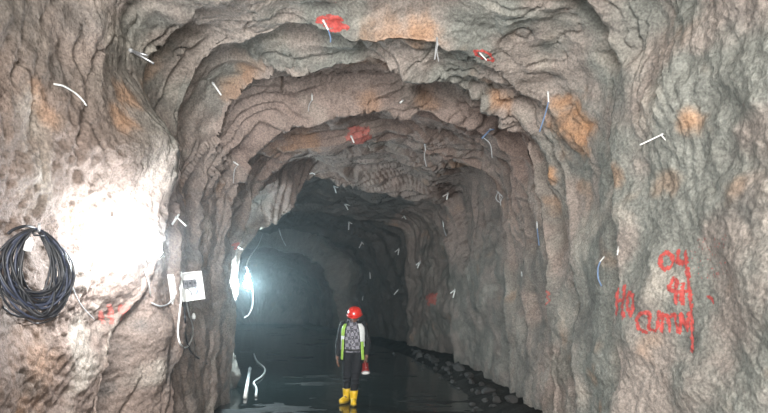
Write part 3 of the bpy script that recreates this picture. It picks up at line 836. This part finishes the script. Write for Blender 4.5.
# ------------------------------------------------------------------ things lying on the floor
def floor_pt(x, y, z=0.02):
    Y = F_PX * (CAM_H - z) / (y - HZ); return Vector(((x - 384) / F_PX * Y, Y, z))
tag(obj('white_hose', tube_bm(spline([floor_pt(254, 354), floor_pt(257, 361), floor_pt(264.5, 368), floor_pt(263, 375), floor_pt(254, 382), floor_pt(256.5, 388), floor_pt(256, 396)], 6), 0.022, 8), M_WCABLE),
    'thin white hose zigzagging across the wet floor near the left corner', 'hose')
a_, b_ = floor_pt(250, 368, 0.03), floor_pt(245, 397, 0.03)
pi_ = empty('plastic_pipe', a_, 'straight white pipe lying on the wet floor left of the zigzag hose', 'pipe')
obj('pipe_body', tube_bm([Vector(), b_ - a_], 0.035, 12), M_WPLASTIC, pi_)
obj('pipe_collar', tube_bm([(b_ - a_) * 0.03, (b_ - a_) * 0.07], 0.045, 12), M_GPLASTIC, pi_)

rs = random.Random(5)
stone_meshes = []
for k in range(6):
    bm = bmesh.new(); bmesh.ops.create_icosphere(bm, subdivisions=2, radius=1)
    for v in bm.verts:
        v.co *= 1 + rs.uniform(-0.16, 0.16)
    for q in range(5):       # broken flat faces
        n = Vector((rs.gauss(0, 1), rs.gauss(0, 1), rs.gauss(0, 1))).normalized(); lim = rs.uniform(0.55, 0.8)
        for v in bm.verts:
            e = v.co.dot(n) - lim
            if e > 0: v.co -= n * e
    me = bpy.data.meshes.new('broken_stone'); bm.to_mesh(me); bm.free(); me.materials.append(M_STONE); stone_meshes.append(me)
placed = []
for k in range(110):
    Y = 9.0 + 12.5 * (k / 110) ** 1.15 + rs.uniform(-0.1, 0.1)
    dist = abs(rs.gauss(0, 0.28)) + 0.10
    X = float(right_x(Y)) - dist
    s_ = rs.uniform(0.04, 0.13) * (1.15 if dist < 0.4 else 0.7)
    if any(math.hypot(X - a, Y - b) < 1.25 * (s_ + c) for a, b, c in placed) or len(placed) >= 48: continue
    placed.append((X, Y, s_))
    o = bpy.data.objects.new('broken_stone', stone_meshes[k % 6])
    z = float(floor_z(np.array([X]), np.array([Y]))[0])
    o.location = (X, Y, z + s_ * 0.35); o.scale = (s_ * rs.uniform(0.8, 1.3), s_ * rs.uniform(0.8, 1.3), s_ * rs.uniform(0.6, 0.9))
    o.rotation_euler = (rs.uniform(-0.4, 0.4), rs.uniform(-0.4, 0.4), rs.uniform(0, 6.3))
    COL.objects.link(o)
    tag(o, 'dark broken stone in the rubble along the foot of the right wall', 'stone', 'rubble along the foot of the right wall')

# ------------------------------------------------------------------ the person
SKIN = mat('skin', (0.20, 0.105, 0.070), 0.55, noise=(30, 0.12))
HAIR = mat('black_hair', (0.012, 0.010, 0.009), 0.6)
JACKET = mat('black_jacket_cloth', (0.007, 0.007, 0.009), 0.8, noise=(14, 0.4), bump=(25, 0.4, 0.01))
TROUSER = mat('dark_trouser_cloth', (0.008, 0.008, 0.011), 0.85, noise=(12, 0.4), bump=(20, 0.4, 0.012))
LIME = mat('lime_reflective_tape', (0.36, 0.60, 0.10), 0.45, noise=(20, 0.12))
SILVER = mat('silver_reflective_tape', (0.74, 0.77, 0.77), 0.35, noise=(30, 0.06))
YELLOW = mat('yellow_rubber', (0.70, 0.45, 0.02), 0.38, noise=(9, 0.15))
REDP = mat('red_helmet_plastic', (0.72, 0.035, 0.022), 0.3)
SOLE = mat('boot_sole', (0.28, 0.20, 0.03), 0.7)
plaid = bpy.data.materials.new('plaid_shirt_cloth'); plaid.use_nodes = True
nt = plaid.node_tree; bs = nt.nodes['Principled BSDF']; bs.inputs['Roughness'].default_value = 0.85
tc = nt.nodes.new('ShaderNodeTexCoord'); mp = nt.nodes.new('ShaderNodeMapping'); mp.inputs['Rotation'].default_value = (0, 0.12, 0)
ck = nt.nodes.new('ShaderNodeTexChecker'); ck.inputs['Scale'].default_value = 17
ck.inputs[1].default_value = (0.26, 0.25, 0.30, 1); ck.inputs[2].default_value = (0.025, 0.022, 0.04, 1)
nz_ = nt.nodes.new('ShaderNodeTexNoise'); nz_.inputs['Scale'].default_value = 18
mxn = nt.nodes.new('ShaderNodeMix'); mxn.data_type = 'RGBA'; mxn.inputs['Factor'].default_value = 0.12
nt.links.new(tc.outputs['Object'], mp.inputs['Vector']); nt.links.new(mp.outputs['Vector'], ck.inputs['Vector']); nt.links.new(mp.outputs['Vector'], nz_.inputs['Vector'])
nt.links.new(ck.outputs['Color'], mxn.inputs[6]); nt.links.new(nz_.outputs['Fac'], mxn.inputs[7]); nt.links.new(mxn.outputs[2], bs.inputs['Base Color'])

fp = floor_pt(353, 403, 0.0)
FZ = 0.0
person = empty('person', (fp.x, fp.y, FZ), 'person in red helmet, black jacket and yellow boots walking with head bowed', 'person', rot=(0, 0, math.radians(-3)))

# head frame, bowed forward (the person faces -y, towards the camera)
HC = Vector((0.035, -0.055, 1.545)); HR = Matrix.Rotation(math.radians(17), 3, 'X') @ Matrix.Rotation(math.radians(-4), 3, 'Z')
def hd(x, y, z): return HC + HR @ Vector((x, y, z))
hipL, hipR = Vector((-0.095, 0.0, 0.90)), Vector((0.095, 0.0, 0.90))
knL, knR = Vector((-0.105, 0.02, 0.50)), Vector((0.055, -0.10, 0.50))
anL, anR = Vector((-0.125, 0.07, 0.11)), Vector((0.020, -0.10, 0.10))
shL, shR = Vector((-0.185, 0.01, 1.375)), Vector((0.195, 0.01, 1.375))
elL, elR = Vector((-0.255, 0.04, 1.07)), Vector((0.262, 0.05, 1.08))
wrL, wrR = Vector((-0.275, -0.03, 0.815)), Vector((0.245, -0.06, 0.845))
prims = [
    ('ell', (0, 0, 0.95), (0.155, 0.105, 0.12)), ('ell', (0, 0.0, 1.10), (0.14, 0.095, 0.16)), ('ell', (0, 0.005, 1.27), (0.165, 0.105, 0.16)),
    ('cap', (-0.13, 0.01, 1.365), 0.062, (0.13, 0.01, 1.365), 0.062), ('cap', (0, 0.01, 1.38), 0.06, hd(0, 0.02, -0.06), 0.052),
    ('ell', hd(0, 0.012, 0.03), (0.074, 0.092, 0.095), HR), ('ell', hd(0, -0.018, -0.055), (0.056, 0.066, 0.062), HR), ('ell', hd(0, -0.045, -0.092), (0.030, 0.030, 0.024), HR),
    ('cap', hd(0, -0.080, 0.010), 0.009, hd(0, -0.100, -0.030), 0.014), ('ell', hd(0, -0.088, -0.035), (0.019, 0.012, 0.010), HR),
    ('ell', hd(0, -0.076, -0.062), (0.024, 0.012, 0.008), HR), ('ell', hd(0, -0.078, 0.035), (0.055, 0.014, 0.012), HR),
    ('ell', hd(-0.076, 0.02, -0.01), (0.010, 0.020, 0.030), HR), ('ell', hd(0.076, 0.02, -0.01), (0.010, 0.020, 0.030), HR),
    ('cap', shL, 0.055, elL, 0.042), ('cap', elL, 0.042, wrL, 0.028), ('cap', shR, 0.055, elR, 0.042), ('cap', elR, 0.042, wrR, 0.028),
    ('cap', hipL, 0.085, knL, 0.056), ('cap', knL, 0.056, anL, 0.038), ('cap', hipR, 0.085, knR, 0.056), ('cap', knR, 0.056, anR, 0.038),
    ('cap', anL, 0.040, anL + Vector((-0.04, -0.13, -0.06)), 0.032), ('cap', anR, 0.040, anR + Vector((0.01, -0.13, -0.06)), 0.032)]
# the free hand: palm, four slightly curled fingers, thumb off the side of the palm
def hand(w, side, grip):
    out = []
    dn = Vector((0.02 * side, -0.03, -1)).normalized(); fwd = Vector((0, -1, -0.03)).normalized(); inn = Vector((-side, 0, 0))
    pc_ = w + dn * 0.055
    out += [('cap', w, 0.026, w + dn * 0.03, 0.027), ('ell', pc_, (0.018, 0.042, 0.048))]
    for k, (ln, oy) in enumerate([(0.074, 0.030), (0.084, 0.010), (0.078, -0.010), (0.060, -0.028)]):
        base = pc_ + dn * 0.036 + fwd * oy
        if not grip:
            a = base + dn * ln * 0.45 + inn * 0.008; b_ = a + dn * ln * 0.32 + inn * 0.014; c_ = b_ + dn * ln * 0.22 + inn * 0.014
        else:
            a = base + dn * 0.020 + inn * 0.004; b_ = a + dn * 0.014 + inn * 0.026; c_ = b_ - dn * 0.020 + inn * 0.014
        out += [('cap', base, 0.0095, a, 0.009), ('cap', a, 0.009, b_, 0.0085), ('cap', b_, 0.0085, c_, 0.008)]
    tb = pc_ + fwd * 0.036 - dn * 0.022 + inn * 0.006
    t1 = tb + fwd * 0.022 + dn * 0.030 + inn * 0.010; t2 = t1 + dn * 0.030 + inn * (0.012 if not grip else 0.022)
    out += [('cap', tb, 0.0125, t1, 0.011), ('cap', t1, 0.011, t2, 0.0095)]
    return out, pc_ + dn * 0.06 + inn * 0.022
hl, _ = hand(wrL, -1, False)
hr, GRIP = hand(wrR, 1, True)
voxel_obj('body', prims + hl + hr, 0.0055, SKIN, person, 3)
for sx in (-1, 1):
    e = obj('eye', lathe_bm([(0.0001, -0.011), (0.008, -0.007), (0.011, 0), (0.008, 0.007), (0.0001, 0.011)], 12, None, Matrix.Translation(hd(0.031 * sx, -0.073, 0.008)) @ HR.to_4x4() @ align((0, -1, 0))), mat('eye_white', (0.6, 0.58, 0.55), 0.3), person)
    obj('iris', lathe_bm([(0.0056, -0.001), (0.0045, 0.002), (0.0001, 0.003)], 10, None, Matrix.Translation(hd(0.031 * sx, -0.0835, 0.006)) @ HR.to_4x4() @ align((0, -1, -0.1))), HAIR, e)
    obj('eyebrow', tube_bm([hd(0.014 * sx, -0.091, 0.032), hd(0.032 * sx, -0.088, 0.038), hd(0.05 * sx, -0.078, 0.033)], [0.004, 0.0045, 0.003], 7), HAIR, person)
obj('lips', tube_bm([hd(-0.023, -0.081, -0.062), hd(0, -0.089, -0.060), hd(0.023, -0.081, -0.062)], [0.003, 0.006, 0.003], 7), mat('lips', (0.20, 0.07, 0.06), 0.5), person)
# hair at the back and sides below the helmet
voxel_obj('hair', [('ell', hd(0, 0.035, 0.005), (0.080, 0.080, 0.075), HR)], 0.008, HAIR, person, 2)

# helmet: ridged shell, brim, badge
hm = bmesh.new()
SEG, prof = 36, [(0.128, 0.020), (0.127, 0.045), (0.122, 0.075), (0.110, 0.105), (0.088, 0.130), (0.055, 0.146), (0.02, 0.151), (0.001, 0.1515)]
rings = []
for r_, z_ in prof:
    rings.append([hm.verts.new(hd(r_ * math.cos(2 * math.pi * k / SEG) * 0.98, r_ * math.sin(2 * math.pi * k / SEG) * 1.14 + 0.008,
                                  z_ + (0.009 if abs(math.cos(2 * math.pi * k / SEG)) < 0.14 and 0.04 < z_ < 0.15 else 0))) for k in range(SEG)])
for A, B in zip(rings, rings[1:]):
    for k in range(SEG): hm.faces.new((A[k], A[(k + 1) % SEG], B[(k + 1) % SEG], B[k]))
helmet = obj('helmet', hm, REDP, person)
bb = bmesh.new(); r0_, r1_, r2_ = [], [], []
for k in range(SEG):
    t = 2 * math.pi * k / SEG; c_, s_ = math.cos(t), math.sin(t); fw = max(0, -s_) ** 2
    r0_.append(bb.verts.new(hd(0.124 * c_, 0.140 * s_ + 0.008, 0.028)))
    r1_.append(bb.verts.new(hd((0.142 + 0.005 * fw) * c_, (0.158 + 0.035 * fw) * s_ + 0.008, 0.014 - 0.012 * fw)))
    r2_.append(bb.verts.new(hd(0.124 * c_, 0.140 * s_ + 0.008, 0.016)))
for k in range(SEG):
    q = (k + 1) % SEG
    bb.faces.new((r0_[k], r0_[q], r1_[q], r1_[k])); bb.faces.new((r1_[k], r1_[q], r2_[q], r2_[k])); bb.faces.new((r2_[k], r2_[q], r0_[q], r0_[k]))
obj('brim', bb, REDP, helmet)
obj('badge', lathe_bm([(0.020, 0), (0.020, 0.004), (0.015, 0.006)], 14, None, Matrix.Translation(hd(0.01, -0.131, 0.075)) @ HR.to_4x4() @ align((0, -1, 0.35))), SILVER, helmet)
obj('lamp_bracket', box_bm(hd(-0.115, -0.045, 0.055), (0.012, 0.02, 0.03), 0.003), mat('dark_breaker', (0.1, 0.1, 0.1)), helmet)

# torso shells
SECT = [(0.74, 0.225, 0.150, 0.0), (0.86, 0.222, 0.150, 0), (1.0, 0.212, 0.140, 0), (1.14, 0.212, 0.142, 0), (1.26, 0.218, 0.146, 0.0), (1.34, 0.210, 0.135, 0.005), (1.395, 0.178, 0.110, 0.008), (1.43, 0.120, 0.090, 0.010), (1.455, 0.092, 0.080, 0.012)]
def sect(z):
    Z = [s_[0] for s_ in SECT]; return [float(np.interp(z, Z, [s_[i] for s_ in SECT])) for i in (1, 2, 3)]
def shell_pt(phi, z, off=0.0, wob=0.006):
    rx, ry, cy = sect(z)
    k = 1 + wob * 4 * math.sin(5 * phi + z * 21) * 0.25 + wob * math.sin(z * 60 + phi * 3)
    return Vector(((rx * k + off) * math.sin(phi), cy - (ry * k + off) * math.cos(phi), z))
def open_half(z):     # half-width of the jacket's opening, in metres
    return float(np.interp(z, [0.74, 0.9, 1.1, 1.3, 1.40, 1.455], [0.150, 0.140, 0.130, 0.115, 0.085, 0.05]))
def phi_open(z):
    return math.asin(min(0.98, open_half(z) / sect(z)[0]))
ZS = np.linspace(0.755, 1.452, 40)
jb = bmesh.new(); g = []
for z in ZS:
    p0 = phi_open(z); g.append([(shell_pt(p0 + (2 * math.pi - 2 * p0) * k / 56, z, 0.012), shell_pt(p0 + (2 * math.pi - 2 * p0) * k / 56, z, -0.002)) for k in range(57)])
go = [[jb.verts.new(a) for a, b_ in row] for row in g]; gi = [[jb.verts.new(b_) for a, b_ in row] for row in g]
nz2, np2 = len(g), 57
for i in range(nz2 - 1):
    for k in range(np2 - 1):
        jb.faces.new((go[i][k], go[i][k + 1], go[i + 1][k + 1], go[i + 1][k])); jb.faces.new((gi[i][k + 1], gi[i][k], gi[i + 1][k], gi[i + 1][k + 1]))
    for k in (0, np2 - 1): jb.faces.new((go[i][k], go[i + 1][k], gi[i + 1][k], gi[i][k]))
for i in (0, nz2 - 1):
    for k in range(np2 - 1): jb.faces.new((go[i][k], go[i][k + 1], gi[i][k + 1], gi[i][k]))
jacket = obj('jacket', jb, JACKET, person)
for s_, sh, el, wr in ((-1, shL, elL, wrL), (1, shR, elR, wrR)):
    voxel_obj('sleeve', [('cap', sh + Vector((-0.02 * s_, 0, 0.0)), 0.072, sh + (el - sh) * 0.5, 0.066), ('cap', sh + (el - sh) * 0.5, 0.066, el, 0.060), ('cap', el, 0.060, el + (wr - el) * 0.45, 0.055),
                         ('cap', el + (wr - el) * 0.45, 0.052, el + (wr - el) * 0.86, 0.044)] +
              [('ell', el + (sh - el) * t_ + Vector((0, -0.015, 0)), (0.062, 0.058, 0.018)) for t_ in (-0.02, 0.16, 0.32)], 0.009, JACKET, jacket, 3)
# shirt
sb_ = bmesh.new(); rows_ = []
for z in np.linspace(0.90, 1.44, 28):
    rows_.append([sb_.verts.new(shell_pt(2 * math.pi * k / 48, z, -0.022, 0.008)) for k in range(48)])
for A, B in zip(rows_, rows_[1:]):
    for k in range(48): sb_.faces.new((A[k], A[(k + 1) % 48], B[(k + 1) % 48], B[k]))
sb_.faces.new(rows_[0][::-1]); sb_.faces.new(rows_[-1])
shirt = obj('shirt', sb_, plaid, person)
for k in range(5):
    z = 0.98 + 0.09 * k
    obj('button', lathe_bm([(0.007, 0), (0.007, 0.004), (0.004, 0.005)], 10, None, Matrix.Translation(shell_pt(0, z, -0.018, 0.008)) @ align((0, -1, 0))), SILVER, shirt)
for s_ in (-1, 1):
    cb = [shell_pt(0.10 * s_, 1.40, -0.005), shell_pt(0.5 * s_, 1.45, 0.0), shell_pt(1.4 * s_, 1.465, 0.004)]
    obj('collar', tube_bm(spline(cb, 4), 0.016, 8), plaid, shirt)
# reflective bands down both edges of the jacket
def band(z0, z1, a0, a1, s_, m_, name):
    bm = bmesh.new(); rw = []
    for z in np.linspace(z0, z1, 20):
        p0 = phi_open(z); w0, w1 = p0 + a0, p0 + a1
        rw.append([bm.verts.new(shell_pt(s_ * (w0 + (w1 - w0) * k / 6), z, 0.016)) for k in range(7)] + [bm.verts.new(shell_pt(s_ * (w1 - (w1 - w0) * k / 6), z, 0.011)) for k in range(7)])
    for A, B in zip(rw, rw[1:]):
        for k in range(14): bm.faces.new((A[k], A[(k + 1) % 14], B[(k + 1) % 14], B[k]))
    bm.faces.new(rw[0]); bm.faces.new(rw[-1][::-1])
    return tag(obj(name, bm, m_, jacket), None)
band(0.775, 1.09, 0.04, 0.36, 1, LIME, 'lime_band'); band(1.09, 1.405, 0.02, 0.62, 1, SILVER, 'silver_band'); band(1.0, 1.09, 0.36, 0.5, 1, SILVER, 'silver_band')
band(0.775, 1.13, 0.04, 0.34, -1, LIME, 'lime_band'); band(1.13, 1.19, 0.02, 0.46, -1, SILVER, 'silver_band'); band(1.19, 1.40, 0.04, 0.40, -1, LIME, 'lime_band'); band(0.95, 1.13, 0.34, 0.44, -1, SILVER, 'silver_band')
# trousers, tucked into the boots
voxel_obj('trousers', [('ell', (0, 0.0, 0.93), (0.185, 0.125, 0.115)), ('cap', hipL + Vector((0, 0, -0.03)), 0.108, knL, 0.078), ('cap', knL, 0.078, anL + Vector((0.005, -0.01, 0.10)), 0.060),
                       ('cap', hipR + Vector((0, 0, -0.03)), 0.108, knR, 0.078), ('cap', knR, 0.078, anR + Vector((0, 0, 0.10)), 0.060)] +
          [('ell', knL + Vector((0, -0.02, dz)), (0.080, 0.068, 0.018)) for dz in (-0.12, -0.05, 0.04)] + [('ell', knR + Vector((0, -0.02, dz)), (0.080, 0.068, 0.018)) for dz in (-0.14, -0.06, 0.05)], 0.010, TROUSER, person, 4)
obj('belt', tube_bm([(0.20 * math.sin(t), -0.132 * math.cos(t), 0.945) for t in [2 * math.pi * k / 40 for k in range(41)]], 0.014, 6, cap=False), mat('dark_belt', (0.02, 0.018, 0.016), 0.5), person)
for an, yaw in ((anL, math.radians(-24)), (anR, math.radians(6))):
    Rz = Matrix.Rotation(yaw, 3, 'Z')
    def bp_(x, y, z): 
        v = Rz @ Vector((x, y, 0)); return Vector((an.x + v.x, an.y + v.y, z))
    lean = Vector((0.0, 0.0, 0))
    shaft_top = an + (Vector((0.008, -0.006, 0.10)) if an is anL else Vector((0.006, -0.002, 0.10)))
    boot = voxel_obj('boot', [('cap', shaft_top, 0.074, bp_(0, 0, 0.10), 0.060), ('cap', bp_(0, 0.02, 0.058), 0.052, bp_(0, -0.07, 0.062), 0.054), ('cap', bp_(0, -0.07, 0.060), 0.054, bp_(0, -0.165, 0.050), 0.046),
                              ('ell', bp_(0, -0.16, 0.045), (0.052, 0.058, 0.040))], 0.008, YELLOW, person, 4)
    so = bmesh.new(); o1 = []
    for zz, kx in ((0.0, 1.0), (0.022, 1.03), (0.028, 0.97)):
        o1.append([so.verts.new(bp_(kx * (0.050 + 0.010 * math.cos(t) ** 2 * (1 if math.sin(t) < 0 else 0)) * math.cos(t), kx * 0.150 * math.sin(t) - 0.070, zz)) for t in [2 * math.pi * k / 28 for k in range(28)]])
    for A, B in zip(o1, o1[1:]):
        for k in range(28): so.faces.new((A[k], A[(k + 1) % 28], B[(k + 1) % 28], B[k]))
    so.faces.new(o1[0][::-1]); so.faces.new(o1[-1])
    obj('sole', so, SOLE, boot)
    obj('boot_rim', tube_bm([shaft_top + Vector((0.070 * math.cos(t), 0.070 * math.sin(t), 0.032)) for t in [2 * math.pi * k / 24 for k in range(25)]], 0.009, 6, cap=False), YELLOW, boot)

# ------------------------------------------------------------------ hand lamp held in the person's left hand
GP = person.matrix_basis @ GRIP
hlm = empty('hand_lamp', GP, 'dark red hand lamp with white lens held at the walking person\'s side', 'hand lamp')
DR = mat('dark_red_plastic', (0.22, 0.022, 0.020), 0.35)
tl = Matrix.Translation((0, -0.01, -0.115)) @ align((0.06, -0.45, -0.9))
bd = obj('lamp_body', lathe_bm([(0.040, -0.10), (0.055, -0.095), (0.058, -0.02), (0.060, 0.02), (0.074, 0.045), (0.076, 0.075), (0.066, 0.078)], 24, None, tl), DR, hlm)
obj('reflector_ring', lathe_bm([(0.066, 0.066), (0.077, 0.068), (0.077, 0.084), (0.066, 0.086), (0.060, 0.072)], 24, None, tl), M_GPLASTIC, hlm)
obj('lens', lathe_bm([(0.064, 0.070), (0.062, 0.080), (0.040, 0.086), (0.001, 0.088)], 24, None, tl), mat('lit_lens', (0.9, 0.9, 0.88), 0.2, emit=((1, 0.97, 0.92), 0.5)), hlm)
obj('handle', tube_bm(spline([tl @ Vector((0, 0.052, 0.04)), Vector((0, -0.045, -0.02)), Vector((0, -0.03, 0.004)), Vector((0, 0.03, 0.004)), Vector((0, 0.055, -0.02)), tl @ Vector((0, 0.05, -0.07))], 5), 0.011, 8), DR, hlm)
obj('switch', box_bm(tl @ Vector((0.0, 0.062, 0.0)), (0.018, 0.02, 0.014), 0.003), M_GPLASTIC, hlm)

# ------------------------------------------------------------------ damp mist hanging in the tunnel
def mist_box(c, size, dens, g, col, label):
    m_ = bpy.data.materials.new('mist'); m_.use_nodes = True
    nt = m_.node_tree; nt.nodes.remove(nt.nodes['Principled BSDF'])
    v = nt.nodes.new('ShaderNodeVolumeScatter'); v.inputs['Color'].default_value = (*col, 1); v.inputs['Density'].default_value = dens; v.inputs['Anisotropy'].default_value = g
    nt.links.new(v.outputs[0], nt.nodes['Material Output'].inputs['Volume'])
    return tag(obj('mist', box_bm(c, size), m_, None, False), label, 'mist', kind='stuff')
mist_box((0, 7.0, 2.4), (9, 8, 5.8), 0.0065, 0.75, (0.85, 0.94, 1.0), 'thin mist in the near tunnel around the glaring lamp')
mist_box((-5, 26.05, 2.4), (22, 30, 5.8), 0.0055, 0.55, (0.55, 0.92, 0.95), 'thicker bluish mist in the far dark tunnel')
